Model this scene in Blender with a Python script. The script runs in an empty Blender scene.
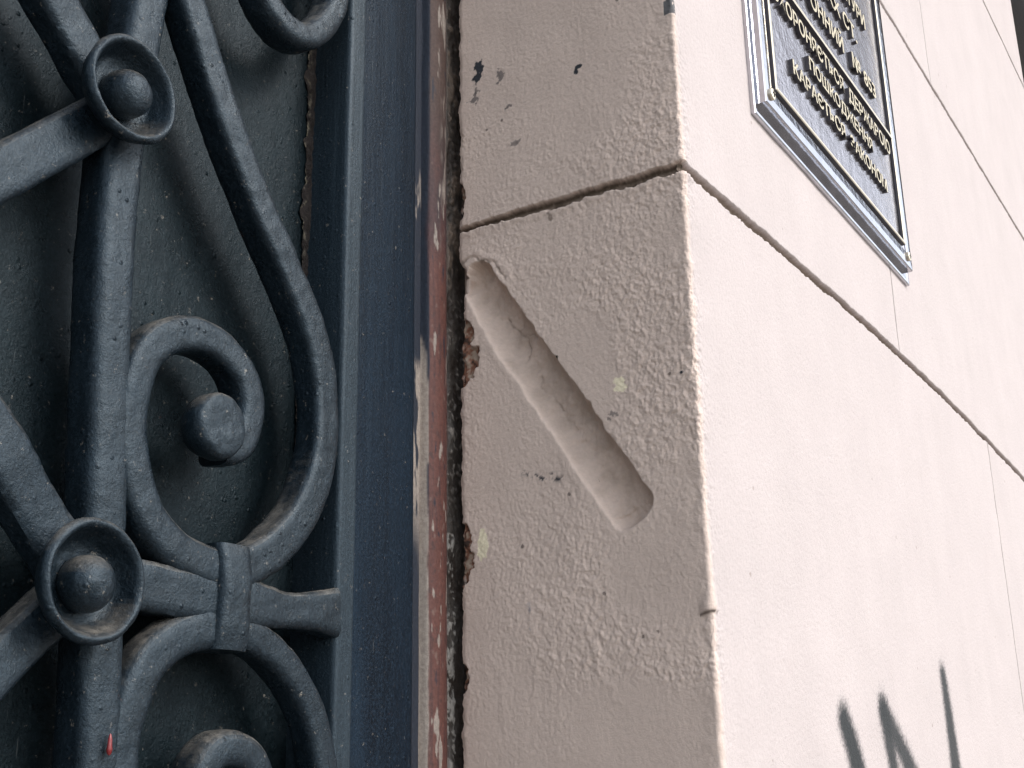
import bpy, math, random
import numpy as np
from mathutils import Matrix, Vector

sc = bpy.context.scene
C = sc.collection
rnd = random.Random(4)

# ------------------------------------------------------------------ camera
S = 0.65            # metres per modelling unit
Z0 = 1.647          # height above the pavement of the modelling origin
def W(p):           # modelling units -> metres
    return Vector((p[0] * S, p[1] * S, p[2] * S + Z0))
RX = Vector((0.53381763, 0.2522575, 0.80709658))
RY = Vector((-0.84542306, 0.1787185, 0.5033086))
RZ = Vector((-0.01727973, -0.95101307, 0.30866739))
right = Vector((RX[0], RY[0], RZ[0])); down = Vector((RX[1], RY[1], RZ[1])); fwd = Vector((RX[2], RY[2], RZ[2]))
CAM = (-0.87575516, -0.37587906, -0.30293206)
cd = bpy.data.cameras.new('camera')
cam = bpy.data.objects.new('camera', cd); C.objects.link(cam)
M = Matrix((right, -down, -fwd)).transposed().to_4x4()
M.translation = W(CAM)
cam.matrix_world = M
cd.sensor_width = 36; cd.lens = 1267 / 1024 * 36
cd.clip_start = 0.02; cd.clip_end = 500
sc.camera = cam

# ------------------------------------------------------------------ sky and sun
SUN_DIR = Vector((0.22, -0.74, 0.66)).normalized()     # towards the sun
w = bpy.data.worlds.new('World'); sc.world = w; w.use_nodes = True
nt = w.node_tree
sky = nt.nodes.new('ShaderNodeTexSky'); sky.sky_type = 'NISHITA'; sky.sun_disc = False
sky.sun_elevation = math.asin(SUN_DIR.z)
sky.sun_rotation = math.atan2(SUN_DIR.x, SUN_DIR.y)
sky.air_density = 1.0; sky.dust_density = 1.5; sky.ozone_density = 1.0
bg = nt.nodes['Background']; bg.inputs['Strength'].default_value = 0.15
hs = nt.nodes.new('ShaderNodeHueSaturation'); hs.inputs['Saturation'].default_value = 0.35      # thin high cloud whitens the sky
nt.links.new(sky.outputs[0], hs.inputs['Color']); nt.links.new(hs.outputs[0], bg.inputs['Color'])
sl = bpy.data.lights.new('sun', 'SUN'); sl.energy = 0.82; sl.angle = math.radians(22); sl.color = (1.0, 0.95, 0.9)
so = bpy.data.objects.new('sun', sl); C.objects.link(so)
so.location = (0, -5, 8)
so.rotation_euler = SUN_DIR.to_track_quat('Z', 'Y').to_euler()
vs = sc.view_settings
vs.view_transform = 'Standard'; vs.look = 'None'; vs.gamma = 1; vs.exposure = 1.25
vs.use_curve_mapping = False

# ------------------------------------------------------------------ noise
_T = {}
def _tab(seed):
    if seed not in _T:
        _T[seed] = np.random.RandomState(seed).rand(32, 32, 32).astype(np.float32)
    return _T[seed]
def vnoise(P, seed=1):
    T = _tab(seed).ravel()
    i = np.floor(P).astype(np.int32); f = (P - i).astype(np.float32); f = f * f * (3 - 2 * f)
    i &= 31; j = (i + 1) & 31
    x0, y0, z0 = i[:, 0] << 10, i[:, 1] << 5, i[:, 2]; x1, y1, z1 = j[:, 0] << 10, j[:, 1] << 5, j[:, 2]
    fx, fy, fz = f[:, 0], f[:, 1], f[:, 2]
    a = T[x0 + y0 + z0]; a = a + (T[x1 + y0 + z0] - a) * fx
    b = T[x0 + y1 + z0]; b = b + (T[x1 + y1 + z0] - b) * fx
    a = a + (b - a) * fy
    c = T[x0 + y0 + z1]; c = c + (T[x1 + y0 + z1] - c) * fx
    d = T[x0 + y1 + z1]; d = d + (T[x1 + y1 + z1] - d) * fx
    c = c + (d - c) * fy
    return a + (c - a) * fz
_ROT = np.array([[0.36, 0.48, -0.8], [-0.8, 0.6, 0.0], [0.48, 0.64, 0.6]], np.float32)
def fbm(P, freq, oct=3, seed=1, gain=0.5):
    P = (np.asarray(P, dtype=np.float32) * np.float32(freq)) @ _ROT
    s = 0; a = 1; t = 0
    for k in range(oct):
        s = s + a * (vnoise(P + np.float32(7.13 * k + 40), seed + k) - 0.5); t += a; a *= gain; P = (P * np.float32(2.03)) @ _ROT
    return s / t * 2        # about -1..1
def sstep(a, b, x):
    t = np.clip((x - a) / (b - a), 0, 1); return t * t * (3 - 2 * t)

# ------------------------------------------------------------------ object helpers
def props(o, label=None, cat=None, group=None, kind=None):
    if label: o['label'] = label
    if cat: o['category'] = cat
    if group: o['group'] = group
    if kind: o['kind'] = kind
    return o
def empty(name, loc, label, cat):
    o = bpy.data.objects.new(name, None); o.empty_display_size = 0.05
    C.objects.link(o); o.location = W(loc); props(o, label, cat); return o
def mesh(name, V, F, mat, parent=None, smooth=True, col=None, attrs=None, sharp=None):
    """V (n,3) in modelling units, F (m,4) or list of faces"""
    V = np.asarray(V, dtype=np.float64)
    org = np.zeros(3)
    if parent is not None:
        org = np.array(parent.matrix_world.translation if parent.matrix_world.translation.length > 0 else parent.location)
        p = parent
        org = np.array(parent['_w']) if '_w' in parent else np.array(parent.location)
    Vm = V * S; Vm[:, 2] += Z0
    Vm = Vm - org
    me = bpy.data.meshes.new(name)
    if isinstance(F, np.ndarray):
        k = F.shape[1]
        me.vertices.add(len(Vm)); me.vertices.foreach_set('co', Vm.astype(np.float32).ravel())
        me.loops.add(F.size); me.loops.foreach_set('vertex_index', F.astype(np.int32).ravel())
        me.polygons.add(len(F))
        me.polygons.foreach_set('loop_start', np.arange(0, F.size, k, dtype=np.int32))
        me.update(calc_edges=True)
    else:
        me.from_pydata(Vm.tolist(), [], F)
    me.polygons.foreach_set('use_smooth', np.full(len(me.polygons), smooth))
    if col is not None:
        a = me.color_attributes.new('paint', 'FLOAT_COLOR', 'POINT')
        a.data.foreach_set('color', np.asarray(col, dtype=np.float32).ravel())
    if attrs:
        for n, v in attrs.items():
            a = me.attributes.new(n, 'FLOAT', 'POINT'); a.data.foreach_set('value', np.asarray(v, dtype=np.float32))
    if sharp is not None: me.set_sharp_from_angle(angle=math.radians(sharp))
    me.materials.append(mat)
    o = bpy.data.objects.new(name, me); C.objects.link(o)
    if parent is not None: o.parent = parent
    return o
def grid_faces(nu, nv, wrap=False):
    u = np.arange(nu if wrap else nu - 1); v = np.arange(nv - 1)
    U, V = np.meshgrid(u, v, indexing='ij'); U2 = (U + 1) % nu
    return np.stack([U * nv + V, U2 * nv + V, U2 * nv + V + 1, U * nv + V + 1], -1).reshape(-1, 4)
def catmull(pts, n=14):
    P = [np.array(p, float) for p in pts]
    P = [2 * P[0] - P[1]] + P + [2 * P[-1] - P[-2]]
    out = []
    for i in range(1, len(P) - 2):
        for k in range(n):
            t = k / n
            out.append(0.5 * (2 * P[i] + (P[i + 1] - P[i - 1]) * t + (2 * P[i - 1] - 5 * P[i] + 4 * P[i + 1] - P[i + 2]) * t * t
                              + (3 * P[i] - P[i - 1] - 3 * P[i + 1] + P[i + 2]) * t ** 3))
    out.append(P[-2]); return np.array(out)
def resample(path, step):
    d = np.r_[0, np.cumsum(np.linalg.norm(np.diff(path, axis=0), axis=1))]
    n = max(3, int(d[-1] / step) + 1); t = np.linspace(0, d[-1], n)
    return np.stack([np.interp(t, d, path[:, k]) for k in range(path.shape[1])], 1)

# ------------------------------------------------------------------ materials
def new_mat(name):
    m = bpy.data.materials.new(name); m.use_nodes = True
    n = m.node_tree.nodes; return m, n, m.node_tree.links, n['Principled BSDF']
def noise(n, l, scale, detail=4, rough=0.6, vec=None, dist=0):
    t = n.new('ShaderNodeTexNoise'); t.inputs['Scale'].default_value = scale
    t.inputs['Detail'].default_value = detail; t.inputs['Roughness'].default_value = rough
    t.inputs['Distortion'].default_value = dist
    if vec is not None: l.new(vec, t.inputs['Vector'])
    return t.outputs['Fac']
def ramp(n, l, fac, stops):
    r = n.new('ShaderNodeValToRGB'); e = r.color_ramp.elements
    while len(e) < len(stops): e.new(0.5)
    for k, (p, c) in enumerate(stops):
        e[k].position = p; e[k].color = (c, c, c, 1) if not isinstance(c, tuple) else (*c, 1)
    l.new(fac, r.inputs['Fac']); return r.outputs['Color']
def mixc(n, l, fac, a, b, mode='MIX'):
    m = n.new('ShaderNodeMix'); m.data_type = 'RGBA'; m.blend_type = mode
    if isinstance(fac, (int, float)): m.inputs[0].default_value = fac
    else: l.new(fac, m.inputs[0])
    for k, v in ((6, a), (7, b)):
        if isinstance(v, tuple): m.inputs[k].default_value = (*v, 1)
        else: l.new(v, m.inputs[k])
    return m.outputs[2]
def bump(n, l, h, dist, strength=1.0, prev=None):
    b = n.new('ShaderNodeBump'); b.inputs['Distance'].default_value = dist; b.inputs['Strength'].default_value = strength
    l.new(h, b.inputs['Height'])
    if prev is not None: l.new(prev, b.inputs['Normal'])
    return b.outputs['Normal']
def coords(n, l, scale=None):
    g = n.new('ShaderNodeTexCoord')
    if scale is None: return g.outputs['Object']
    mp = n.new('ShaderNodeMapping'); mp.inputs['Scale'].default_value = scale; l.new(g.outputs['Object'], mp.inputs['Vector'])
    return mp.outputs['Vector']
def attr(n, name):
    a = n.new('ShaderNodeAttribute'); a.attribute_name = name; return a

# plaster: colour attribute + mottling + fine grain
m_plaster, n, l, b = new_mat('painted_plaster')
pc = attr(n, 'paint').outputs['Color']; co = coords(n, l)
mott = ramp(n, l, noise(n, l, 14, 5, 0.6, co), [(0.3, 0.96), (0.7, 1.03)])
mott2 = ramp(n, l, noise(n, l, 420, 4, 0.7, co), [(0.3, 0.93), (0.65, 1.04)])
streak = ramp(n, l, noise(n, l, 9, 4, 0.6, coords(n, l, (3, 3, 0.35))), [(0.3, 0.975), (0.6, 1.01)])
c1 = mixc(n, l, 1.0, pc, mott, 'MULTIPLY'); c1 = mixc(n, l, 1.0, c1, mott2, 'MULTIPLY'); c1 = mixc(n, l, 1.0, c1, streak, 'MULTIPLY')
specks = ramp(n, l, noise(n, l, 230, 3, 0.5, co), [(0.0, 0.0), (0.765, 0.0), (0.79, 1.0)])
c1 = mixc(n, l, specks, c1, (0.12, 0.10, 0.09))
l.new(c1, b.inputs['Base Color']); b.inputs['Roughness'].default_value = 0.75
b.inputs['Specular IOR Level'].default_value = 0.3
h1 = noise(n, l, 1500, 5, 0.65, co); h2 = noise(n, l, 420, 4, 0.6, co)
l.new(bump(n, l, h2, 0.0006, 0.7, bump(n, l, h1, 0.0004, 0.8)), b.inputs['Normal'])

# door paint
def paint_mat(name, base, dark, dust=(0.23, 0.21, 0.18), rough=0.34, vstreak=False, lumps=0.0011, dustamt=0.5, spec=0.5):
    m, n, l, b = new_mat(name)
    co = coords(n, l, (1, 1, 0.08)) if vstreak else coords(n, l)
    iso = coords(n, l)
    f = ramp(n, l, noise(n, l, 60, 6, 0.65, co), [(0.32, 0.0), (0.7, 1.0)])
    c = mixc(n, l, f, dark, base)
    f2 = ramp(n, l, noise(n, l, 700, 4, 0.7, iso), [(0.45, 0.0), (0.85, 1.0)])
    c = mixc(n, l, f2, c, tuple(min(1, x * 2.0 + 0.006) for x in base))
    # dust that settled on what faces up
    geo = n.new('ShaderNodeNewGeometry'); sep = n.new('ShaderNodeSeparateXYZ'); l.new(geo.outputs['True Normal'], sep.inputs[0])
    up = ramp(n, l, sep.outputs['Z'], [(0.25, 0.0), (0.95, 1.0)])
    dn = ramp(n, l, noise(n, l, 110, 6, 0.7, iso), [(0.38, 0.1), (0.66, 1.0)])
    du = mixc(n, l, 1.0, up, dn, 'MULTIPLY')
    dm = n.new('ShaderNodeMath'); dm.operation = 'MULTIPLY'; l.new(du, dm.inputs[0]); dm.inputs[1].default_value = dustamt
    c = mixc(n, l, dm.outputs[0], c, dust)
    sp = ramp(n, l, noise(n, l, 300, 5, 0.75, iso), [(0.0, 0.0), (0.635, 0.0), (0.70, 1.0)])
    sm = n.new('ShaderNodeMath'); sm.operation = 'MULTIPLY'; l.new(sp, sm.inputs[0]); sm.inputs[1].default_value = 0.75
    c = mixc(n, l, sm.outputs[0], c, dust)
    # rust-red spots and fine pale scratches
    rs = ramp(n, l, noise(n, l, 75, 5, 0.7, iso, .3), [(0.0, 0.0), (0.70, 0.0), (0.74, 0.8)])
    c = mixc(n, l, rs, c, (0.055, 0.022, 0.014))
    mp = n.new('ShaderNodeMapping'); mp.inputs['Rotation'].default_value = (0, 0.45, 0); mp.inputs['Scale'].default_value = (900, 900, 45); l.new(iso, mp.inputs['Vector'])
    sc_ = ramp(n, l, noise(n, l, 1.0, 2, 0.5, mp.outputs['Vector']), [(0.0, 0.0), (0.74, 0.0), (0.80, 0.45)])
    c = mixc(n, l, sc_, c, (0.12, 0.13, 0.13))
    l.new(c, b.inputs['Base Color']); b.inputs['Specular IOR Level'].default_value = spec; b.inputs['Specular Tint'].default_value = (0.72, 0.88, 1.0, 1)
    rr = ramp(n, l, noise(n, l, 90, 5, 0.7, co), [(0.3, rough - 0.06), (0.7, rough + 0.2)])
    l.new(rr, b.inputs['Roughness'])
    h1 = noise(n, l, 160, 5, 0.62, co); h2 = noise(n, l, 900, 4, 0.7, iso)
    vor = n.new('ShaderNodeTexVoronoi'); vor.inputs['Scale'].default_value = 190; l.new(iso, vor.inputs['Vector'])
    pits = ramp(n, l, vor.outputs['Distance'], [(0.0, 1.0), (0.22, 0.0)])
    gate = ramp(n, l, noise(n, l, 40, 3, 0.6, iso), [(0.5, 0.0), (0.62, 1.0)])
    pits = mixc(n, l, 1.0, pits, gate, 'MULTIPLY')
    nb = bump(n, l, h1, lumps, 0.8); nb = bump(n, l, h2, 0.00045, 0.8, nb); nb = bump(n, l, pits, 0.0009, 0.8, nb)
    l.new(nb, b.inputs['Normal'])
    return m
m_iron = paint_mat('blue_grey_iron_paint', (0.0085, 0.0150, 0.0215), (0.003, 0.006, 0.009), rough=0.25, lumps=0.0007, spec=0.35, dustamt=0.75)
m_panel = paint_mat('dark_panel_paint', (0.0050, 0.0100, 0.0125), (0.0015, 0.004, 0.0055), rough=0.26, lumps=0.0006, dustamt=0.4, spec=0.17)
m_stile = paint_mat('door_stile_paint', (0.006, 0.014, 0.025), (0.001, 0.003, 0.007), rough=0.34, vstreak=True, lumps=0.0007, dustamt=0.2, spec=0.17)
m_edge = paint_mat('edge_bar_paint', (0.014, 0.023, 0.031), (0.006, 0.012, 0.018), spec=0.36, rough=0.40, vstreak=True, lumps=0.0007)

def simple(name, col, rough=0.6, metal=0.0, bs=300, bd=0.0004, var=0.25):
    m, n, l, b = new_mat(name); co = coords(n, l)
    v = ramp(n, l, noise(n, l, bs * 0.4, 5, 0.6, co), [(0.3, 1 - var), (0.7, 1 + var)])
    l.new(mixc(n, l, 1.0, col, v, 'MULTIPLY'), b.inputs['Base Color'])
    b.inputs['Roughness'].default_value = rough; b.inputs['Metallic'].default_value = metal
    l.new(bump(n, l, noise(n, l, bs, 4, 0.6, co), bd, 0.7), b.inputs['Normal']); return m
m_red = simple('red_paint_drip', (0.16, 0.012, 0.014), 0.3)
# frame, putty: colour attribute materials
def attr_mat(name, rough, bs, bd, streaks=False):
    m, n, l, b = new_mat(name); co = coords(n, l)
    v = ramp(n, l, noise(n, l, 500, 5, 0.7, co), [(0.3, 0.72), (0.7, 1.22)])
    c = mixc(n, l, 1.0, attr(n, 'paint').outputs['Color'], v, 'MULTIPLY')
    l.new(c, b.inputs['Base Color']); b.inputs['Roughness'].default_value = rough
    l.new(bump(n, l, noise(n, l, bs, 5, 0.7, co), bd, 0.8), b.inputs['Normal']); return m
m_frame = attr_mat('peeling_frame_paint', 0.6, 500, 0.0006)
m_putty = attr_mat('crumbled_putty', 0.85, 600, 0.0008)
# plaque metals
m_field = simple('cast_dark_metal', (0.50, 0.475, 0.495), 0.18, 0.95, 330, 0.00045, 0.10)
m_rim = simple('polished_metal', (0.50, 0.50, 0.53), 0.12, 1.0, 120, 0.0003, 0.12)
m_text = simple('polished_lettering', (0.58, 0.51, 0.37), 0.38, 0.6, 500, 0.0001, 0.08)
m_dark = simple('dark_stone', (0.016, 0.010, 0.007), 0.9, 0, 60, 0.004, 0.6)
m_opp = simple('grey_render', (0.05, 0.045, 0.05), 0.85, 0, 2, 0.01, 0.2)
m_pave = simple('pavement', (0.22, 0.20, 0.18), 0.85, 0, 60, 0.002, 0.2)

# ------------------------------------------------------------------ ground
g = mesh('pavement', [(-60, -60, -Z0 / S), (60, -60, -Z0 / S), (60, 60, -Z0 / S), (-60, 60, -Z0 / S)], [[0, 1, 2, 3]], m_pave, smooth=False)
props(g, kind='structure')

# ------------------------------------------------------------------ the plastered wall
D = 0.2240          # depth of the reveal
R0 = 0.0032         # rounding of the arris
XE = 2.160          # far end of the front
def z_l1(x): return 0.1895 + 0.016 * np.sin(np.pi * np.clip(x, 0, 1.45) / 1.4) * (x > 0)
BASE_J = (0.650, 0.523, 0.446); BASE_F = (0.480, 0.424, 0.412)  # same plaster; reveal colour raised and warmed to make up for its shade
def wall_part(cols, zs, J):
    """J: the reveal and the arris; otherwise the front"""
    nu, nv = len(cols), len(zs)
    X = np.repeat(cols[:, 0], nv); Y = np.repeat(cols[:, 1], nv); Z = np.tile(zs, nu)
    NX = np.repeat(cols[:, 2], nv); NY = np.repeat(cols[:, 3], nv)
    P = np.stack([X, Y, Z], 1).astype(np.float32)
    u = np.where(X <= R0, Y, 0.0)
    H = np.zeros(len(X)); N_ = len(X)
    fine = fbm(P, 560, 2, 11); mid = fbm(P * np.float32([1, 1, .9]), 240, 3, 21, .65); low = fbm(P, 22, 2, 31); gate = fbm(P, 11, 2, 41)
    front_h = 0.00010 * fine + 0.00020 * mid + 0.0005 * low
    if J:
        coarse = sstep(0.22, 0.02, u) * (0.5 + 0.5 * sstep(-.3, .4, gate))
        rid = 1 - np.abs(fbm(P * np.float32([1, 1, .85]), 310, 2, 51)) * 2.4
        smooth = 1 - 0.8 * sstep(-.215, -.235, Z + .012 * low) * sstep(.14, .10, u + .02 * low)       # trowelled patch low down
        jh = (0.00040 * fine * (0.9 + .5 * coarse) + 0.00052 * mid * (0.45 + 1.55 * coarse) + 0.00038 * 0.35 * np.clip(rid, -1, 1) * (0.15 + coarse) * sstep(-0.4, 0.3, gate + .2)) * smooth * (0.5 + 1.0 * sstep(-.45, .45, gate + .6 * low)) + 0.0010 * low
        f = sstep(0, 0.03, X) * (X > 0)
        H += jh * (1 - f) + front_h * f
    else: H += front_h
    wob = fbm(np.stack([X + Y, Y, Z * 0], 1), 40, 3, 61); wob2 = fbm(P, 190, 3, 71)
    joint = np.zeros(N_)
    for zc, k in ((0, 1), (0.7875, 0), (1.341, 0), (-0.405, 0)):
        zz = z_l1(X) if k else zc
        d = Z - zz + 0.0022 * wob + 0.0019 * wob2
        if k:
            hw = np.where(X < 1e-6, 0.0052 + 0.0012 * wob + .0008 * wob2 - 0.0018 * sstep(0.13, 0.22, u), 0.0056 - 0.0006 * np.clip(X, 0, 1.5) + .0010 * wob2)
        else: hw = np.full(N_, 0.0046)
        q = d / hw
        prof = np.where(q > 0, np.clip(1 - np.abs(q) ** 5, 0, 1), np.clip(1 - np.abs(q) ** 1.8, 0, 1))
        joint = np.maximum(joint, prof * (0.0082 if k else 0.006))
        if J: H += 0.0010 * np.exp(-((d + hw * 1.35) / 0.0035) ** 2) * (X < 0.02)
    if not J:
        for xc, z0, z1, hw, dp in ((0.633, 0.205, 0.788, .0019, .0040), (1.094, -0.405, 0.198, .0024, .005), (1.038, 0.7875, 1.341, .0020, .003)):
            s_ = np.abs(X - xc) < .01
            d = np.abs(X[s_] - xc + 0.0012 * fbm(np.stack([Z[s_], Z[s_] * 0, Z[s_] * 0], 1), 12, 3, 81)) / hw
            joint[s_] = np.maximum(joint[s_], np.clip(1 - d ** 2, 0, 1) * dp * ((Z[s_] > z0) & (Z[s_] < z1)))
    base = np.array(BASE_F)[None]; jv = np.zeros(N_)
    if not J:
        for xc, z0, z1 in ((0.633, 0.205, 0.788), (1.094, -0.405, 0.198), (1.038, .7875, 1.341)):
            jv = np.maximum(jv, sstep(.0030, .0006, np.abs(X - xc + .0012 * wob)) * ((Z > z0) & (Z < z1)) * np.clip(.7 + wob2, 0, 1))
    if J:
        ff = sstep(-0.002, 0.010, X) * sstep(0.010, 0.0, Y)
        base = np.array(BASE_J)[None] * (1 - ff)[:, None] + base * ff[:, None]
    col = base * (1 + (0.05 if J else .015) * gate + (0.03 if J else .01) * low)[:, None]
    def put(mask, rgb, sel=None):
        nonlocal col
        m_ = np.clip(mask, 0, 1)[:, None]
        if sel is None: col = col * (1 - m_) + np.array(rgb)[None] * m_
        else: col[sel] = col[sel] * (1 - m_) + np.array(rgb)[None] * m_
    jm = joint / 0.0082
    put(0.88 * sstep(.20, .8, jm), (0.19, 0.145, 0.11))
    put(.45 * jv, (0.20, 0.16, 0.13))
    dY = 0
    if J:
        hair = fbm(P, 300, 3, 161)
        put(0.8 * sstep(.5, .9, jm) * np.maximum(sstep(0.0, 0.5, wob + 0.4 * hair), sstep(.1, .5, (Z - .1895) / .006) * sstep(-.3, .1, hair + .2)) * (X < .01), (0.10, 0.075, 0.055))
        # --- slanted mezuzah groove
        A = np.array([0.2065, 0.1345]); B = np.array([0.0645, -0.0870])
        ax = B - A; L = np.linalg.norm(ax); ax /= L; nn = np.array([-ax[1], ax[0]])
        if nn[1] < 0: nn = -nn
        wx = fbm(P, 34, 3, 91); wy = fbm(P, 120, 3, 95)
        du = u - A[0]; dz = Z - A[1]
        t = du * ax[0] + dz * ax[1]; q = du * nn[0] + dz * nn[1]
        tt = np.clip(t, 0, L); over = t - tt; over = np.where(t > L, over * 1.15, over)
        rr = 0.0205 + 0.0016 * wx + 0.0018 * wy + .0008 * mid - 0.0015 * sstep(0.05, 0.0, t)
        qq = q / rr; oo = over / rr; rad = (np.abs(qq) ** 2.7 + np.abs(oo) ** 2.7) ** (1 / 2.7)
        pw = np.where(qq > 0, 3.8, 2.1) + np.where(over != 0, 1.0, 0)
        prof = np.clip(1 - rad ** pw, 0, 1)
        gd = prof * (0.0175 + 0.0022 * wx + 0.0022 * wy + .0016 * mid + .0008 * fine)
        onj = (X < R0) & (Y > 0.01)
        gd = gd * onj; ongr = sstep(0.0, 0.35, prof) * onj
        H = H * (1 - 0.6 * ongr) - gd
        lip = np.exp(-((qq + 1.16) / 0.20) ** 2) * sstep(-.010, .01, t) * sstep(L + .02, L, t) * onj
        H = H * (1 - .5 * lip) + 0.0004 * lip * (1 + .8 * wx)
        wa = fbm(P, 150, 3, 101); wb = fbm(P, 150, 3, 105)
        def line_d(pts, wv=0.0):
            dmin = np.full(N_, 9.0); uu = u + wv * wa; zz_ = Z + wv * wb
            for (a, b_) in zip(pts[:-1], pts[1:]):
                a = np.array(a); b_ = np.array(b_); e = b_ - a; le = e @ e
                k = np.clip(((uu - a[0]) * e[0] + (zz_ - a[1]) * e[1]) / le, 0, 1)
                dmin = np.minimum(dmin, np.hypot(uu - a[0] - k * e[0], zz_ - a[1] - k * e[1]))
            return np.where(X < R0, dmin, 9.0)
        cr = line_d([(.186, .098), (.175, .088), (.166, .080), (.160, .066), (.163, .052)], 0.0035)
        cr2 = line_d([(.150, .040), (.148, .028), (.139, .020), (.130, .005), (.118, -.012)], 0.0035)
        cr3 = line_d([(.168, .080), (.155, .078), (.148, .070)], .006)
        crk = np.exp(-(cr / 0.0010) ** 2) + 0.8 * np.exp(-(cr2 / 0.0009) ** 2) + .8 * np.exp(-(cr3 / .0008) ** 2)
        H -= 0.0015 * crk * np.clip(.7 + wy, 0, 1)
        topcr = line_d([(.2235, .1575), (.2100, .1600), (.1980, .1545), (.1880, .1480), (.1760, .1320)], 0.003)
        H -= 0.0010 * np.exp(-(topcr / 0.0011) ** 2)
        H += 0.0006 * np.exp(-((topcr - .004) / 0.004) ** 2)
        for pts, hgt in (([(.150, -.155), (.142, -.168), (.125, -.172), (.108, -.180), (.100, -.192), (.108, -.205), (.130, -.203), (.148, -.199)], .00045),
                         ([(.100, -.192), (.094, -.215), (.083, -.236), (.072, -.245)], .00055),
                         ([(.118, -.147), (.100, -.150), (.085, -.157), (.070, -.172)], .00050),
                         ([(.150, -.160), (.154, -.190), (.153, -.225)], .0003),
                         ([(.185, -.21), (.186, -.235), (.183, -.255)], .0003), ([(.190, -.130), (.188, -.150)], .0004)):
            dd = line_d(pts, 0.006); H += hgt * (.6 + .8 * wx) * np.exp(-(dd / 0.0030) ** 2)
        # little shell of paint on the arris
        zc = Z + 0.1755 + .25 * (Y - .004)
        near = (np.abs(X) < 0.01) & (Y < 0.016)
        H += near * 0.0017 * np.exp(-(np.clip(zc, 0, 9) / 0.012) ** 2) * np.exp(-(np.clip(-zc, 0, 9) / 0.0018) ** 2) * sstep(.012, .003, Y)
        H += near * sstep(.016, .005, Y) * (0.0014 * fbm(P, 60, 3, 111) + .0007 * wy)
        H -= joint
        # --- ragged edge next to the door frame
        e1 = fbm(P * np.float32([0, 0, 1]), 60, 4, 121); e2 = fbm(P * np.float32([0, 0, 1]), 220, 3, 125)
        edge = 0.0034 * e1 + 0.0030 * e2
        nb = fbm(P, 95, 4, 131)
        def chip(z0, z1, dep):
            zz_ = Z + .006 * nb; c_ = (z0 + z1) / 2; h_ = (z1 - z0) / 2
            return dep * np.clip(1 - np.abs((zz_ - c_) / h_) ** 2.6, 0, 1) ** .6
        brick_w = np.maximum.reduce([chip(.040, .101, .018), chip(-.140, -.082, .0125), chip(-.222, -.200, .0065), chip(.203, .240, .0045), chip(-.30, -.282, .004)])
        brick_w = brick_w * (1 + 0.9 * nb)
        inb = sstep(-0.0006, 0.0008, u - (D - brick_w)) * (X < R0) * (brick_w > 0.0012)
        n141 = fbm(P, 150, 3, 141)
        H -= inb * (0.0050 + 0.0034 * n141)
        gapw = 0.0050 * sstep(.092, .105, Z) * sstep(.158, .150, Z)
        mv = np.clip((u - 0.15) / (D - 0.15), 0, 1) ** 3 * (X < 0.06)
        dY = mv * (edge - gapw - 0.0002)
        H -= 0.0026 * sstep(D - .006, D, u) ** 2 * (X < R0) * np.clip(0.6 + 0.9 * e2, 0, 2)
        # --- colours
        put(0.55 * np.clip(crk, 0, 1) * np.clip(.7 + wy, 0, 1), (0.16, 0.12, 0.095))
        put(0.6 * np.exp(-(topcr / 0.0014) ** 2) * sstep(-.2, .2, wb + .15), (0.17, 0.13, 0.10))
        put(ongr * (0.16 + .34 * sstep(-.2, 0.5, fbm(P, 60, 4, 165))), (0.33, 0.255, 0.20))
        inb_c = inb * (Y > 0.15); bc = fbm(P, 190, 3, 171)
        put(inb_c, (0.26, 0.12, 0.075)); put(inb_c * sstep(0, .3, bc), (0.40, 0.31, 0.24)); put(inb_c * sstep(-.05, -.3, bc + .2 * n141), (0.07, 0.045, 0.035))
        def blot(u0, z0, ru, rz, rgb, a=1.0, nz=0.6, fr=240, sd=181):
            s_ = (np.abs(u - u0) < ru * 3) & (np.abs(Z - z0) < rz * 3) & (X < R0)
            if not s_.any(): return
            d = np.hypot((u[s_] - u0) / ru, (Z[s_] - z0) / rz) + nz * fbm(P[s_], fr, 3, sd)
            put(a * sstep(1.0, 0.85, d), rgb, s_)
        ink = (0.035, 0.038, 0.045)
        blot(.2015, .352, .0050, .0065, ink, 1, 1.6, 330); blot(.2035, .3425, .0050, .0050, ink, 1, 1.6, 300); blot(.2045, .333, .0025, .008, ink, .6, 1.8, 300)
        blot(.0965, .313, .0022, .0045, ink, 1, 1.1); blot(.0945, .3165, .003, .002, ink, 1, 1.1); blot(.178, .335, .0032, .006, ink, .7, 1.9, 320); blot(.207, .322, .004, .004, ink, .7, 1.9)
        blot(.170, .300, .003, .003, ink, .7, 1.8); blot(.163, .262, .004, .003, ink, .6, 1.8)
        blot(.128, .178, .0028, .007, (0.16, 0.12, 0.09), .6, 1.0)
        blot(.0670, .0135, .0062, .0062, (0.86, 0.76, 0.55), 1, 1.1); blot(.2020, -.1040, .0048, .0150, (0.84, 0.75, 0.54), 1, .7)
        blot(.0750, -.012, .003, .004, ink, .6, 1.6); blot(.0125, .012, .0015, .0015, ink, 1, .4); blot(.1255, .0475, .0017, .0019, (0.02, .015, .01), 1, .3)
        for k in range(9):
            blot(rnd.uniform(.01, .21), rnd.uniform(-.26, .42), .0014, .0014, (0.13, 0.10, 0.085), .8, 1.2, 330)
        pen = np.exp(-(line_d([(.156, -.049), (.143, -.0535), (.125, -.0575)], .006) / .0030) ** 2)
        put(1.0 * pen * sstep(-0.1, 0.1, hair + .4 * wb), ink)
        pen = np.exp(-(line_d([(.1585, -.155), (.158, -.176)], .003) / .0013) ** 2); put(0.6 * pen * sstep(-.2, .3, hair), (0.2, 0.2, 0.24))
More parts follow.
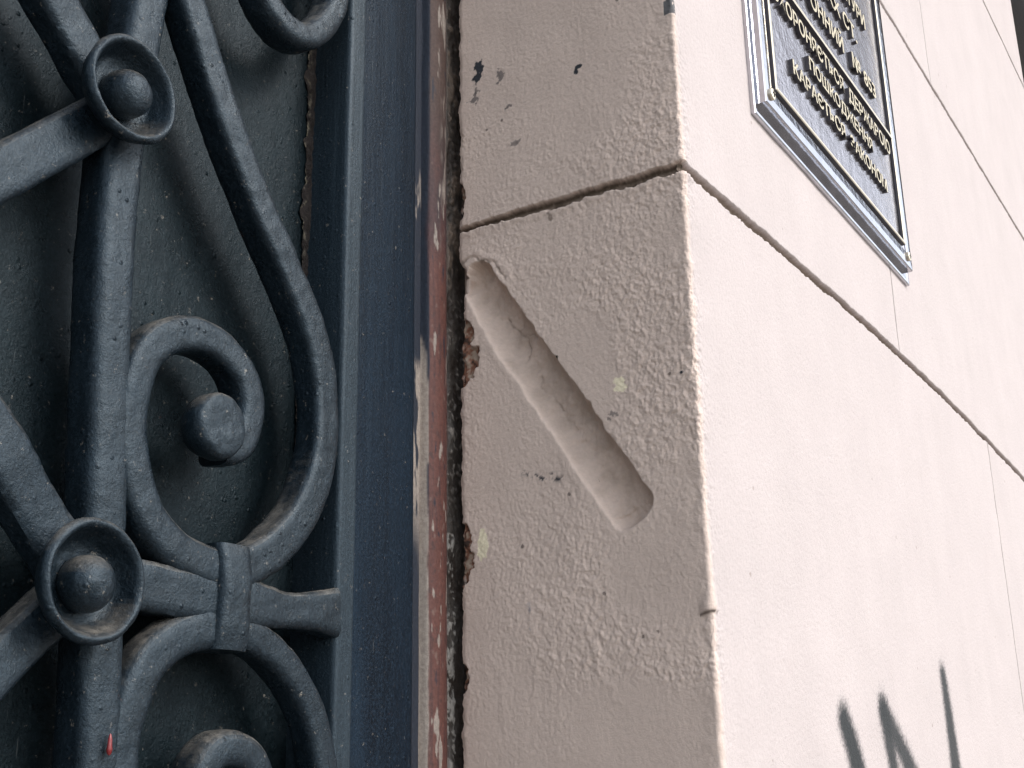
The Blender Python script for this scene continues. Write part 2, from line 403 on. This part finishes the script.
        put(0.85 * near * np.exp(-((zc + .0015) / 0.0012) ** 2) * (Y < .010) * (X < .004), (0.08, 0.06, 0.05))
        put(((X < .006) & (Y < .008) & (Z > .337) & (Z < .352 + .004 * hair) & (hair > -.3)) * 0.9, (0.06, 0.07, 0.08))
    else:
        H -= joint
        def spray(pts, w0, w1, a=1.0):
            s_ = (X > .2) & (X < .9) & (Z < -.1) & (Z > -.6); xs_, zs_ = X[s_], Z[s_]
            dm = np.full(len(xs_), 9.0); tot = len(pts) - 1
            for i, (p, q_) in enumerate(zip(pts[:-1], pts[1:])):
                p = np.array(p); q_ = np.array(q_); e = q_ - p; k = np.clip(((xs_ - p[0]) * e[0] + (zs_ - p[1]) * e[1]) / (e @ e), 0, 1)
                dm = np.minimum(dm, np.hypot(xs_ - p[0] - k * e[0], zs_ - p[1] - k * e[1]) - (w0 + (w1 - w0) * (i + k) / tot))
            put(.5 * sstep(.030, .0, dm) * (fbm(P[s_], 700, 2, 195) > .42), (0.06, 0.065, 0.07), s_)
            put(a * sstep(0.013, -0.006, dm - .001 + 0.005 * fbm(P[s_], 500, 2, 191)), (0.022, 0.025, 0.027), s_)
        spray(SPRAY[0], .013, .017); spray(SPRAY[1], .012, .012, .97); spray(SPRAY[2], .010, .013, .97); spray(SPRAY[3], .009, .018, .97)
        for k in range(60):
            x0, z0 = rnd.uniform(.03, 1.2), rnd.uniform(-.35, .9); rs = rnd.uniform(.0012, .0024)
            s_ = (np.abs(X - x0) < .01) & (np.abs(Z - z0) < .01)
            if s_.any(): put(.6 * sstep(1, .7, np.hypot(X[s_] - x0, Z[s_] - z0) / rs), (0.25, 0.20, 0.17), s_)
    V = np.stack([X + NX * H, Y + NY * H + dY * (X <= 0.06), Z], 1)
    if J:
        ret = (X > 1e-6) & (Y > 0.2)
        V[ret, 0] = X[ret] + 0.0026; V[ret, 1] = (Y + dY)[ret]
    c = np.ones((N_, 4)); c[:, :3] = np.clip(col, 0, 1)
    return V, c
def build_wall():
    ys = np.arange(D, R0, -0.00074)
    cj = [(0.045, D, 0, 1), (0.02, D, 0, 1), (0.006, D, 0, 1), (0.002, D, -0.3, 1)] + [(0, y, -1, 0) for y in ys]
    for a in np.linspace(0, math.pi / 2, 11): cj.append((R0 - R0 * math.cos(a), R0 - R0 * math.sin(a), -math.cos(a), -math.sin(a)))
    x = [R0]
    while x[-1] < XE: x.append(x[-1] + 0.0011 + 0.0028 * x[-1])
    xs = np.array(x[1:])
    for c_ in (0.633, 1.038, 1.094): xs = np.r_[xs, np.arange(c_ - 0.006, c_ + 0.006, 0.0009)]
    xs = np.r_[xs, np.arange(0.30, 0.66, 0.0024)]
    xs = np.unique(np.round(xs, 4)); xs = xs[xs < XE]
    cj += [(v, 0, 0, -1) for v in xs[xs < .035]]
    cf = [(v, 0, 0, -1) for v in xs[xs >= .035]] + [(XE, 0.004, 0.7, -0.7), (XE, 0.02, 1, 0), (XE, 0.1, 1, 0), (XE, 0.5, 1, 0)]
    zs = np.r_[np.linspace(-Z0 / S, -0.42, 24), np.arange(-0.40, -0.30, 0.005), np.arange(-0.30, 0.455, 0.00085), np.arange(0.455, 1.75, 0.006),
               np.arange(0.772, 0.803, 0.0010), np.arange(1.325, 1.356, 0.0012), np.linspace(1.8, 3.2, 12)]
    zs = np.unique(np.round(zs, 5))
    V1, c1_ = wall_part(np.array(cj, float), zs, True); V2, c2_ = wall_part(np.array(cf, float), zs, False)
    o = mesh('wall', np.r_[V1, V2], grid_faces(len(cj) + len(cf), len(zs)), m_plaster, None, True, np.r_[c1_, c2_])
    props(o, 'pink painted plaster wall with grooved joints and a slanted mezuzah recess in its doorway side', 'wall', kind='thing')
    return o
def fpt(px, py):     # where a pixel of the photograph meets the plane of the front
    r = right * (px - 512) + down * (py - 384) + fwd * 1267
    t = (0 - CAM[1]) / r.y; return (CAM[0] + r.x * t, CAM[2] + r.z * t)
SPRAY = [[fpt(845, 722), fpt(852, 745), fpt(862, 785)],
         [fpt(884, 712), fpt(890, 745), fpt(898, 790)],
         [fpt(884, 712), fpt(897, 738), fpt(918, 785)],
         [fpt(943, 676), fpt(949, 715), fpt(957, 775)]]
build_wall()

# neighbouring dark wall beyond the far end
def boxm(x0, x1, y0, y1, z0, z1):
    V = [(x, y, z) for x in (x0, x1) for y in (y0, y1) for z in (z0, z1)]
    F = [[0, 1, 3, 2], [4, 6, 7, 5], [0, 4, 5, 1], [2, 3, 7, 6], [0, 2, 6, 4], [1, 5, 7, 3]]
    return V, F
V, F = boxm(1.2 / S, 30 / S, -1.08 / S, -0.02, (4.05 - Z0) / S, (4.27 - Z0) / S)
o = mesh('balcony', V, F, m_opp, None, False)  # unseen slab, added to give the plaque a dark reflection
props(o, 'grey balcony slab above the pink wall, unseen, added for the metal plaque to mirror', 'balcony', kind='thing')
V, F = boxm(2.21, 12, 0.35, 1.2, -Z0 / S, 6)
o = mesh('neighbouring_wall', V, F, m_dark, None, False)
props(o, 'dark brown rough wall seen past the far end of the pink wall', 'dark wall', kind='thing')

# ------------------------------------------------------------------ door frame with peeling paint
def build_frame():
    x = np.linspace(-0.0655, 0.05, 170)
    z = np.r_[np.linspace(-Z0 / S, -0.36, 12), np.arange(-0.35, 0.55, 0.0011), np.linspace(0.56, 1.6, 60)]
    nu, nv = len(x), len(z)
    X = np.repeat(x, nv); Z = np.tile(z, nu); P = np.stack([X, X * 0, Z], 1)
    # profile: flat fillet, round bead, rebate against the masonry
    wv = 0.0010 * fbm(P * [0, 0, 1], 9, 3, 201)
    xx = X + wv - 0.0122
    y = np.full(len(X), 0.2385)
    bead = np.clip(1 - ((xx + 0.033) / 0.0155) ** 2, 0, 1) ** 0.5
    y -= 0.0095 * bead * ((xx > -.0485) & (xx < -.0175))
    y += 0.004 * sstep(-.052, -.0495, xx) * sstep(-.046, -.0485, xx)
    mort = sstep(-.0185, -.0150, xx)
    nz = fbm(P * [1, 1, .55], 70, 4, 211); nz2 = fbm(P, 260, 3, 215)
    lowz = fbm(P * [1, 1, .3], 26, 3, 221)
    y -= mort * (0.0035 + 0.0038 * nz + 0.0016 * nz2)
    flake = fbm(P * [1.6, 1, .28], 120, 4, 231) ; fl2 = fbm(P * [1.3, 1, .22], 60, 3, 241)
    navy = np.array((0.020, 0.028, 0.045)); red = np.array((0.155, 0.062, 0.048)); white = np.array((0.40, 0.34, 0.29)); brown = np.array((0.030, 0.020, 0.014)); cem = np.array((0.26, 0.23, 0.20))
    col = np.tile(navy, (len(X), 1))
    def put(m_, c_):
        nonlocal col
        m_ = np.clip(m_, 0, 1)[:, None]; col = col * (1 - m_) + np.asarray(c_)[None] * m_
    redm = sstep(-.0465, -.0455, xx + .0015 * fl2) * sstep(.33, .12, Z + .12 * fl2 + .03 * flake)
    put(sstep(-.0465, -.0455, xx) * sstep(.10, .35, Z), np.array((0.10, 0.062, 0.05)))
    put(redm, red)
    put(redm * 0.5 * sstep(0.1, .5, fl2), (0.13, 0.05, 0.04))
    fv = fbm(P * [2.2, 1, .10], 200, 3, 261); fw = fbm(P * [1, 1, .5], 330, 3, 265)
    put(redm * .55 * sstep(.05, .35, fv), (0.085, 0.04, 0.038)); put(redm * .6 * sstep(.35, .6, fw), (0.25, 0.17, 0.14)); put(redm * .5 * sstep(-.3, -.5, fw), (0.05, 0.035, 0.035))
    # white undercoat showing along the fillet and in flakes on the bead
    band = np.exp(-((xx + .0485 - .0015 * fl2) / .0022) ** 2) * sstep(.10, .0, Z + .1 * fl2)
    put(sstep(.25, .45, band + .45 * flake * (band > .05)), white)
    w2 = ((xx > -.062) & (xx < -.047)) * sstep(.06, .045, Z + .012 * flake) * sstep(-.13, -.06, Z + .05 * fl2) 
    put(w2 * sstep(-.05, .15, flake + .12), white)
    w3 = ((xx > -.062) & (xx < -.049)) * sstep(.15, .18, Z + .03 * fl2) * sstep(.245, .21, Z + .03 * fl2)
    put(w3 * sstep(.1, .35, flake), white)
    w4 = np.exp(-((xx + .030 - .003 * fl2) / .0045) ** 2) * sstep(.10, .16, Z)
    put(.8 * w4 * sstep(.10, .30, flake + .2 * fl2), white)
    put(((xx > -.044) & (xx < -.020)) * sstep(.30, .36, flake) * .9, white)
    put(((xx > -.044) & (xx < -.020)) * sstep(-.42, -.50, flake) * .8, navy)
    mc = np.clip(0.5 + 0.9 * nz, 0, 1)[:, None] * (0.28 * cem)[None] + (1 - np.clip(0.5 + 0.9 * nz, 0, 1))[:, None] * brown[None]
    m_ = mort[:, None]; col = col * (1 - m_) + mc * m_
    put(mort * sstep(.06, .16, Z) * sstep(-.2, .35, nz + .5 * nz2), (0.13, 0.095, 0.07))
    put(mort * .8 * sstep(.15, .4, nz2 + .9 * lowz) * sstep(.16, .10, Z) * sstep(-.08, -.02, Z), cem)
    put(mort * sstep(.1, .3, nz2 + lowz) * (Z < -.09) * (xx < -.006), (0.30, 0.28, 0.25))
    V = np.stack([X, y, Z], 1); c = np.ones((len(X), 4)); c[:, :3] = np.clip(col, 0, 1)
    # close the board behind
    t = empty('door_frame', (0, 0.245, -Z0 / S), 'narrow wooden door frame with peeling red, white and navy paint between door and plaster', 'door frame')
    t['kind'] = 'thing'
    mesh('moulding', V, grid_faces(nu, nv)[:, ::-1], m_frame, t, True, c)
    Vb, Fb = boxm(-0.0655, 0.05, 0.2455, 0.33, -Z0 / S, 1.6)
    mesh('frame_board', Vb, Fb, m_frame_back, t, False)
    return t
m_frame_back = simple('bare_frame_wood', (0.05, 0.035, 0.028), 0.8)
build_frame()

# ------------------------------------------------------------------ iron door
door = empty('iron_door', (-0.157, 0.262, -Z0 / S), 'dark blue-grey painted door with forged iron scrollwork, rosettes and crossing bars', 'door')
door['kind'] = 'thing'

def sweep(name, path, wdt, y0, y1, mat, parent=door, prof_pow=7.0, na=40, step=0.0022, amp=0.0007, seed=300, cap=True, smooth_path=True, dz=None, taper=None):
    """a forged bar whose front lies at y0 and back at y1, centred on path (x,z)"""
    P = catmull(path) if smooth_path and len(path) > 2 else np.array(path, float)
    P = resample(P, step)
    T = np.gradient(P, axis=0); T /= np.linalg.norm(T, axis=1)[:, None]
    N = np.stack([T[:, 1], -T[:, 0]], 1)
    m = len(P); s = np.linspace(0, 1, m)
    ww = np.array([wdt(v) if callable(wdt) else wdt for v in s]) / 2 * 1.06
    yf = np.array([y0(v) if callable(y0) else y0 for v in s])
    yb = np.array([y1(v) if callable(y1) else y1 for v in s])
    a = np.linspace(0, 2 * math.pi, na, endpoint=False) + math.pi / na
    a = a + 0.12 * np.sin(4 * a + math.pi)
    ca, sa = np.cos(a), np.sin(a)
    r = (np.abs(ca) ** prof_pow + np.abs(sa) ** prof_pow) ** (-1 / prof_pow)
    ca, sa = ca * r, sa * r
    # rows along the path; rounded ends
    k = np.ones(m)
    V = np.zeros((na, m, 3))
    for j in range(na):
        V[j, :, 0] = P[:, 0] + N[:, 0] * ca[j] * ww * k
        V[j, :, 2] = P[:, 1] + N[:, 1] * ca[j] * ww * k
        V[j, :, 1] = (yf + yb) / 2 - sa[j] * (yb - yf) / 2 * k
    V = V.reshape(-1, 3)
    cen = np.repeat(np.stack([P[:, 0], (yf + yb) / 2, P[:, 1]], 1)[None], na, 0).reshape(-1, 3)
    dr = V - cen; dr /= np.linalg.norm(dr, axis=1)[:, None]
    V = V + dr * (amp * fbm(V, 45, 3, seed) + amp * 0.5 * fbm(V, 170, 3, seed + 5))[:, None]
    F = grid_faces(na, m, wrap=True)
    faces = F.tolist()
    if cap:
        faces.append([j * m for j in range(na)][::1]); faces.append([j * m + m - 1 for j in range(na)][::-1])
    return mesh(name, V, faces, mat, parent, True, sharp=50)

# flat parts with a little waviness
def slab(name, x0, x1, y, z0, z1, mat, dx, dzv, bulge=None, parent=door, thick=0.02, amp=0.0006, seed=400, rnd_e=0.0):
    xs = np.linspace(x0, x1, max(2, int((x1 - x0) / dx) + 1)); zs = np.unique(np.r_[np.linspace(-Z0 / S, z0, 8), np.arange(z0, z1, dzv), np.linspace(z1, 1.6, 8)])
    nu, nv = len(xs), len(zs); X = np.repeat(xs, nv); Z = np.tile(zs, nu); P = np.stack([X, X * 0, Z], 1)
    Y = np.full(len(X), float(y)) + amp * fbm(P * [1, 1, .3], 30, 3, seed)
    if rnd_e: 
        e = np.minimum(X - x0, x1 - X); t_ = np.clip(1 - e / rnd_e, 0, 1); Y += rnd_e * (1 - np.sqrt(np.clip(1 - t_ ** 2, 0, 1)))
    if bulge: Y -= bulge(X, Z)
    # side strips back to depth
    rows = [np.stack([np.full(nv, x0), np.full(nv, y + thick), zs], 1)]
    Vg = np.stack([X, Y, Z], 1)
    V = np.r_[rows[0], Vg, np.stack([np.full(nv, x1), np.full(nv, y + thick), zs], 1)]
    return mesh(name, V, grid_faces(nu + 2, nv)[:, ::-1], mat, parent, True, sharp=40)
PY = 0.2625
def bul(X, Z):
    return 0.004 * np.exp(-((X + 0.34) / 0.05) ** 2) * sstep(.30, .0, Z) + 0.0035 * np.exp(-((X + 0.455) / 0.03) ** 2) * sstep(0.0, .15, Z) + 0.0010 * fbm(np.stack([X, X * 0, Z], 1), 12, 2, 410)
slab('door_panel', -1.3, -0.156, PY, -0.36, 0.5, m_panel, 0.004, 0.004, bul, amp=0.0008, seed=420, thick=.03)
slab('stile', -0.1435, -0.0625, 0.2265, -0.36, 0.5, m_stile, 0.0025, 0.006, None, seed=430, thick=.06, rnd_e=0.0015)
slab('edge_bar', -0.1660, -0.1442, 0.2195, -0.36, 0.5, m_edge, 0.0012, 0.006, None, seed=440, thick=.043, rnd_e=0.004)

YF, YB = 0.212, 0.238
sweep('vertical_bar', [(-0.3400, -1.6), (-0.3610, -.44)] , 0.025, YF, YB, m_iron, step=.05)
sweep('vertical_bar', [(-.3610, -.44), (-.3650, -.36), (-.3705, -.284), (-.3775, -.17), (-.3845, -.06), (-.3895, .03), (-.3885, .12), (-.3800, .2045), (-.3700, .35), (-.364, .5)], 0.0285, YF + .001, YB + .005, m_iron, seed=305, prof_pow=4.5, amp=0.0010)
# long bar that curves round into the ring above the collar
DI = [(-.3955, .330), (-.3690, .278), (-.3435, .2326), (-.304, .1626), (-.261, .1015), (-.2347, .0700), (-.2055, .0300), (-.1890, -.0145), (-.1885, -.0630), (-.2060, -.1080), (-.2370, -.1410), (-.2660, -.1580)]
sweep('scroll_bar', DI, lambda s: 0.0225 + 0.003 * s, YF, YB - .001, m_iron, seed=311, amp=0.0012)
SP = [(-.2780, -.1600), (-.2990, -.1590), (-.3250, -.1520), (-.3500, -.1330), (-.3640, -.1010), (-.3665, -.0680), (-.3600, -.0390), (-.3430, -.0185), (-.3190, -.0090), (-.2930, -.0110), (-.2730, -.0240), (-.2650, -.0430), (-.2680, -.0640), (-.2780, -.0775), (-.2910, -.0805)]
sweep('scroll', SP, lambda s: 0.0255 - 0.004 * s, lambda s: YF + .001 - .003 * sstep(.7, 1, s), YB, m_iron, seed=317, amp=0.0009, prof_pow=4.2)
def disc_lathe(name, cx, cz, prof, mat, parent, tilt=(0, 0), n=56, amp=0.0005, seed=500, asp=(1, 1)):
    """prof: list of (radius, y) from rim back round to the centre"""
    pr = catmull(prof, 6) if len(prof) > 2 else np.array(prof)
    m = len(pr); a = np.linspace(0, 2 * math.pi, n, endpoint=False)
    V = np.zeros((n, m, 3))
    for j in range(n):
        V[j, :, 0] = cx + pr[:, 0] * math.cos(a[j]) * asp[0]; V[j, :, 2] = cz + pr[:, 0] * math.sin(a[j]) * asp[1]
        V[j, :, 1] = pr[:, 1] + tilt[0] * (V[j, :, 0] - cx) + tilt[1] * (V[j, :, 2] - cz)
    V = V.reshape(-1, 3)
    nrm = fbm(V, 60, 3, seed) * amp + fbm(V, 200, 3, seed + 4) * amp * .5
    V[:, 1] += nrm; V[:, 0] += fbm(V, 60, 3, seed + 9) * amp; V[:, 2] += fbm(V, 60, 3, seed + 13) * amp
    V = np.r_[V, [[cx, pr[-1, 1] , cz]]]
    F = grid_faces(n, m, wrap=True).tolist(); e = len(V) - 1
    F += [[j * m + m - 1, ((j + 1) % n) * m + m - 1, e] for j in range(n)]
    return mesh(name, V, F, mat, parent, True)
disc_lathe('scroll_tip', -.3010, -.0690, [(.008, .236), (.0155, .2290), (.0210, .2190), (.0220, .2110), (.0205, .2060), (.0165, .2040), (.008, .2035), (.001, .2035)], m_iron, door, seed=520, amp=.0012, asp=(1, 1.02))
# lower ring: two arms under the collar
sweep('ring_arm', [(-.2740, -.1975), (-.2900, -.1985), (-.3160, -.2070), (-.3390, -.2250), (-.3515, -.2540), (-.3550, -.2840), (-.3520, -.330), (-.340, -.370)], 0.0250, YF + .001, YB, m_iron, seed=331, amp=.0009, prof_pow=3.8)
sweep('ring_arm', [(-.2720, -.1965), (-.2490, -.2010), (-.2260, -.2110), (-.2030, -.2290), (-.1840, -.2560), (-.1730, -.2900), (-.1720, -.330), (-.180, -.37)], 0.0220, YF + .002, YB, m_iron, seed=337, amp=.0009, prof_pow=3.8)
sweep('lower_scroll', [(-.2570, -.3700), (-.2420, -.3500), (-.2370, -.3250), (-.2380, -.2980), (-.2440, -.2830), (-.2560, -.2740), (-.2720, -.2720), (-.2840, -.2775), (-.2920, -.2920), (-.2940, -.3130), (-.2900, -.335), (-.283, -.347)], 0.0220, YF - .001, YB, m_iron, seed=341, amp=.0008, prof_pow=3.2)
# upper curl by the edge bar
sweep('upper_scroll', [(-.3020, .3900), (-.2970, .3450), (-.2870, .3080), (-.2710, .2810), (-.2490, .2670), (-.2270, .2690), (-.2080, .2850), (-.1940, .3080), (-.1850, .3420), (-.1840, .380)], lambda s: 0.0215, YF - .002, YB, m_iron, seed=347, amp=.0014, prof_pow=3.4)
# cross bar and collar
sweep('cross_bar', [(-.3800, -.1780), (-.3300, -.1795), (-.2750, -.1800)], 0.0290, YF + .0015, YB - .002, m_iron, seed=351, amp=.0009)
sweep('cross_bar', [(-.2760, -.1790), (-.2500, -.1795), (-.2200, -.1800), (-.1900, -.1775), (-.1675, -.1762)], lambda s: 0.0330 - 0.0095 * math.sin(math.pi * min(1, max(0, (s - .15) / .85))) , YF + .0015, YB - .002, m_iron, seed=357, amp=.0012)
sweep('collar', [(-.2760, -.2120), (-.2762, -.18), (-.2765, -.1440)], lambda s: 0.0275 + 0.001 * math.cos(6 * s), lambda s: YF - .0045 + .004 * abs(2 * s - 1) ** 3, YB, m_iron, seed=361, amp=.0009, prof_pow=6)
# slanted lattice bars that cross under the rosettes
sweep('lattice_bar', [(-.4000, .1280), (-.6200, .3330)], 0.0290, lambda s: YF + .0030 - (.0030 + .003) * sstep(.14, .40, s), YB - .001, m_iron, seed=371, amp=.0010)
sweep('lattice_bar', [(-.3980, .1200), (-.5480, -.0300)], 0.0295, lambda s: YF + .0030 - (.0030 + .001) * sstep(.14, .40, s), YB - .001, m_iron, seed=373, amp=.0008)
sweep('lattice_bar', [(-.3970, -.1760), (-.5480, -.0290)], 0.0310, lambda s: YF + .0030 - (.0030 + .002) * sstep(.14, .40, s), YB - .004, m_iron, seed=377, amp=.0010)
sweep('lattice_bar', [(-.3950, -.1870), (-.5980, -.3880)], 0.0260, lambda s: YF + .0030 - (.0030 + .001) * sstep(.14, .40, s), YB - .001, m_iron, seed=379, amp=.0009)
def rosette(cx, cz, seed, tilt=(0, 0)):
    yr = 0.1985
    # dished disc with a rolled rim, then a domed rivet in it
    d = disc_lathe('rosette', cx, cz, [(.012, yr + .016), (.022, yr + .0150), (.031, yr + .0060), (.0352, yr - .0015), (.0350, yr - .0052), (.0325, yr - .0070), (.0298, yr - .0048), (.0275, yr + .0015), (.0240, yr + .0080), (.018, yr + .0108), (.008, yr + .0117), (.001, yr + .0120)],
                   m_iron, door, seed=seed, amp=.0012, tilt=tilt)
    disc_lathe('rivet', cx + .001, cz - .001, [(.0150, yr + .010), (.0158, yr + .004), (.0150, yr - .0020), (.0120, yr - .0070), (.0070, yr - .0102), (.001, yr - .0114)], m_iron, d_parent(d), seed=seed + 20, amp=.0011, n=40)
def d_parent(d):
    d['_w'] = list(door.location); return d
ROS = [(-.4060, .1240, 540, (0.00, 0.0)), (-.4035, -.1855, 580, (0, 0))]
for a in ROS: rosette(*a)
for o in list(C.objects):
    if '_w' in o: del o['_w']
# crumbling putty in the corner of the panel
def putty():
    z = np.arange(-0.12, 0.34, 0.0009); a = np.linspace(0, 1, 9); nu, nv = len(a), len(z)
    A = np.repeat(a, nv); Z = np.tile(z, nu); P = np.stack([A * .02, A * 0, Z], 1)
    gate = sstep(.10, .16, Z) * sstep(.335, .30, Z) * .9 + .25
    wv = fbm(P * [0, 0, 1], 55, 4, 601)
    wd = 0.0045 + 0.0080 * wv * gate + .002 * fbm(P * [0, 0, 1], 200, 3, 605) * gate
    X = -0.1655 - A * wd; Y = PY - 0.0004 - 0.0052 * (1 - A) ** 1.3 * (0.5 + 0.5 * gate) + 0.0022 * fbm(P, 190, 3, 611) - .0010
    n1 = fbm(P, 150, 3, 621)
    col = np.tile(np.array((0.014, 0.009, 0.007)), (len(X), 1))
    m_ = (sstep(.0, .3, n1) * sstep(.4, .8, A) * gate)[:, None]; col = col * (1 - m_) + np.array((.16, .14, .10)) * m_
    c = np.ones((len(X), 4)); c[:, :3] = col
    mesh('putty', np.stack([X, Y, Z], 1), grid_faces(nu, nv), m_putty, door, True, c)
putty()
# red drip of paint on the vertical bar
a = np.linspace(0, 2 * math.pi, 14, endpoint=False); V = []
prof = [(0, .0), (.0014, .0010), (.0019, .0035), (.0014, .006), (.0013, .009), (.0006, .0115), (0.0002, .012)]
for r_, h_ in prof:
    for t in a: V.append((-.3705 + r_ * math.cos(t), .2100 + r_ * .8 * math.sin(t), -.2780 + h_))
F = [[i * 14 + j, i * 14 + (j + 1) % 14, (i + 1) * 14 + (j + 1) % 14, (i + 1) * 14 + j] for i in range(len(prof) - 1) for j in range(14)]
o = mesh('paint_drip', V, F, m_red, door); o['label'] = 'small red drip of paint'

# ------------------------------------------------------------------ plaque
plq = empty('plaque', (0.4, 0.0, 0.55), 'dark cast metal plaque with raised Cyrillic letters and polished stepped rim', 'plaque')
# outline measured on the plane y = -0.016; top is above the picture
PX0, PX1, PZ0, PZ1 = 0.1525, 0.6800, 0.3120, 0.8800
def ringplate(name, rects, mat, parent=plq):
    """nested rectangles (x0,x1,z0,z1,y) joined into one stepped surface; last one is filled"""
    V = []; F = []
    for (x0, x1, z0, z1, y) in rects: V += [(x0, y, z0), (x1, y, z0), (x1, y, z1), (x0, y, z1)]
    for k in range(len(rects) - 1):
        for j in range(4):
            a_, b_ = k * 4 + j, k * 4 + (j + 1) % 4
            F.append([a_, b_, b_ + 4, a_ + 4])
    return V, F, mesh(name, V, F, mat, parent, False)
def ins(d, y, k=0.0): return (PX0 + d, PX1 - d - k, PZ0 + d * .55, PZ1 - d, y)
def rect(x0, x1, z0, z1, y, d=0): return (x0 + d, x1 - d, z0 + d, z1 - d, y)
m_side = simple('shadow_dark_sides', (0.035, 0.032, 0.04), 0.5)  # shadow beside raised letters and rims, put into the side colour
m_bright = simple('bright_edge_metal', (0.66, 0.60, 0.48), 0.35, 0.8, 300, .0001, .05)
BP = (0.1745, 0.7060, 0.3220, 0.9000)
ringplate('base_plate', [rect(*BP, .001, -.0005), rect(*BP, -.0038, -.0005), rect(*BP, -.0048, .001), rect(*BP, -.0050, .0035), rect(*BP, -.0040, .0045), rect(*BP, -.0040, .010), rect(*BP, -.0040, .015)], m_rim)
FR = (0.1830, 0.6960, 0.3360, 0.8900)
ringplate('frame', [rect(*FR, -.0035), rect(*FR, -.0125), rect(*FR, -.0135, .0012), rect(*FR, -.0138, .010), rect(*FR, -.0134, .019), rect(*FR, -.0124, .0200), rect(*FR, -.0110, .0202)], m_rim)
IR = (0.2095, 0.6650, 0.3615, 0.8600)
inner = ringplate('inner_rim', [rect(*IR, -.010), rect(*IR, -.0152), rect(*IR, -.0160, .0008), rect(*IR, -.0160, .0036), rect(*IR, -.0152, .0044), rect(*IR, -.0120, .0050)], m_bright)
FX0, FX1, FZ0, FZ1 = .2020, .6770, .354, .868
nx, nz_ = 120, 140
xs = np.linspace(FX0, FX1, nx); zs = np.linspace(FZ0, FZ1, nz_); X = np.repeat(xs, nz_); Z = np.tile(zs, nx)
Y = -0.0115 + 0.0003 * fbm(np.stack([X, X * 0, Z], 1), 60, 3, 701)
mesh('field', np.stack([X, Y, Z], 1), grid_faces(nx, nz_)[:, ::-1] * 1, m_field, plq, True)
V, F = boxm(.2145, .6600, -0.0158, -0.010, 0.5125, 0.5168)
dv = mesh('divider', V, F, m_bright, plq, False)

def dark_sides(o):      # sides of the raised work coloured dark as their shadow; only faces polished
    o.data.materials.append(m_side)
    for p in o.data.polygons:
        if abs(p.normal.y) < 0.5: p.material_index = 1
dark_sides(dv); dark_sides(inner[2])
def text(s, xa, xb, zb, h, parent=plq):
    cu = bpy.data.curves.new('lettering', 'FONT'); cu.body = s; cu.size = 1; cu.extrude = 0.02; cu.bevel_depth = 0.006; cu.offset = 0.012
    to = bpy.data.objects.new('tmp', cu); C.objects.link(to)
    dg = bpy.context.evaluated_depsgraph_get(); me = bpy.data.meshes.new_from_object(to.evaluated_get(dg))
    bpy.data.objects.remove(to)
    co = np.empty(len(me.vertices) * 3); me.vertices.foreach_get('co', co); co = co.reshape(-1, 3)
    mn, mx = co.min(0), co.max(0)
    V = np.zeros_like(co)
    V[:, 0] = xa + (co[:, 0] - mn[0]) / (mx[0] - mn[0]) * (xb - xa)
    V[:, 2] = zb + co[:, 1] / 0.73 * h
    V[:, 1] = -0.0112 - (co[:, 2] - mn[2]) / (mx[2] - mn[2]) * 0.0050
    F = [list(p.vertices) for p in me.polygons]
    o = mesh('lettering', V, F, m_text, parent, False)
    dark_sides(o); return o
TEXT = [("ОХОРОНЯЄТЬСЯ  ДЕРЖАВОЮ", .2240, .6420, .4790, .0190), ("ПОШКОДЖЕННЯ", .3280, .5560, .4460, .0165), ("КАРАЄТЬСЯ  ЗАКОНОМ", .2700, .6040, .4110, .0170),
        ("ОХОРОННИЙ", .265, .4740, .5430, .0210), ("№ 853", .5080, .6030, .5430, .0210), ("ПОЧ. XX СТ.", .330, .5410, .5920, .0210), ("ПАМ’ЯТКА АРХІТЕКТУРИ", .232, .5900, .6400, .0210)]
for t in TEXT: text(*t)
for (cx, cz) in ((.1975, .3500), (.6770, .3500)):
    d = disc_lathe('screw', cx, cz, [(.0060, -.0120), (.0062, -.0150), (.0056, -.0165), (.003, -.0170), (.0005, -.0171)], m_bright, plq, n=24, amp=.0002)
    V = []; F = []
    for k, (hx, hz) in enumerate(((.0034, .0006), (.0006, .0034))):
        v_, f_ = boxm(cx - hx, cx + hx, -.0174 - .0001 * k, -.0160, cz - hz, cz + hz); F += [[i + len(V) for i in q] for q in f_]; V += v_
    d['_w'] = list(plq.location); mesh('screw_slot', V, F, m_dark, d, False); del d['_w']
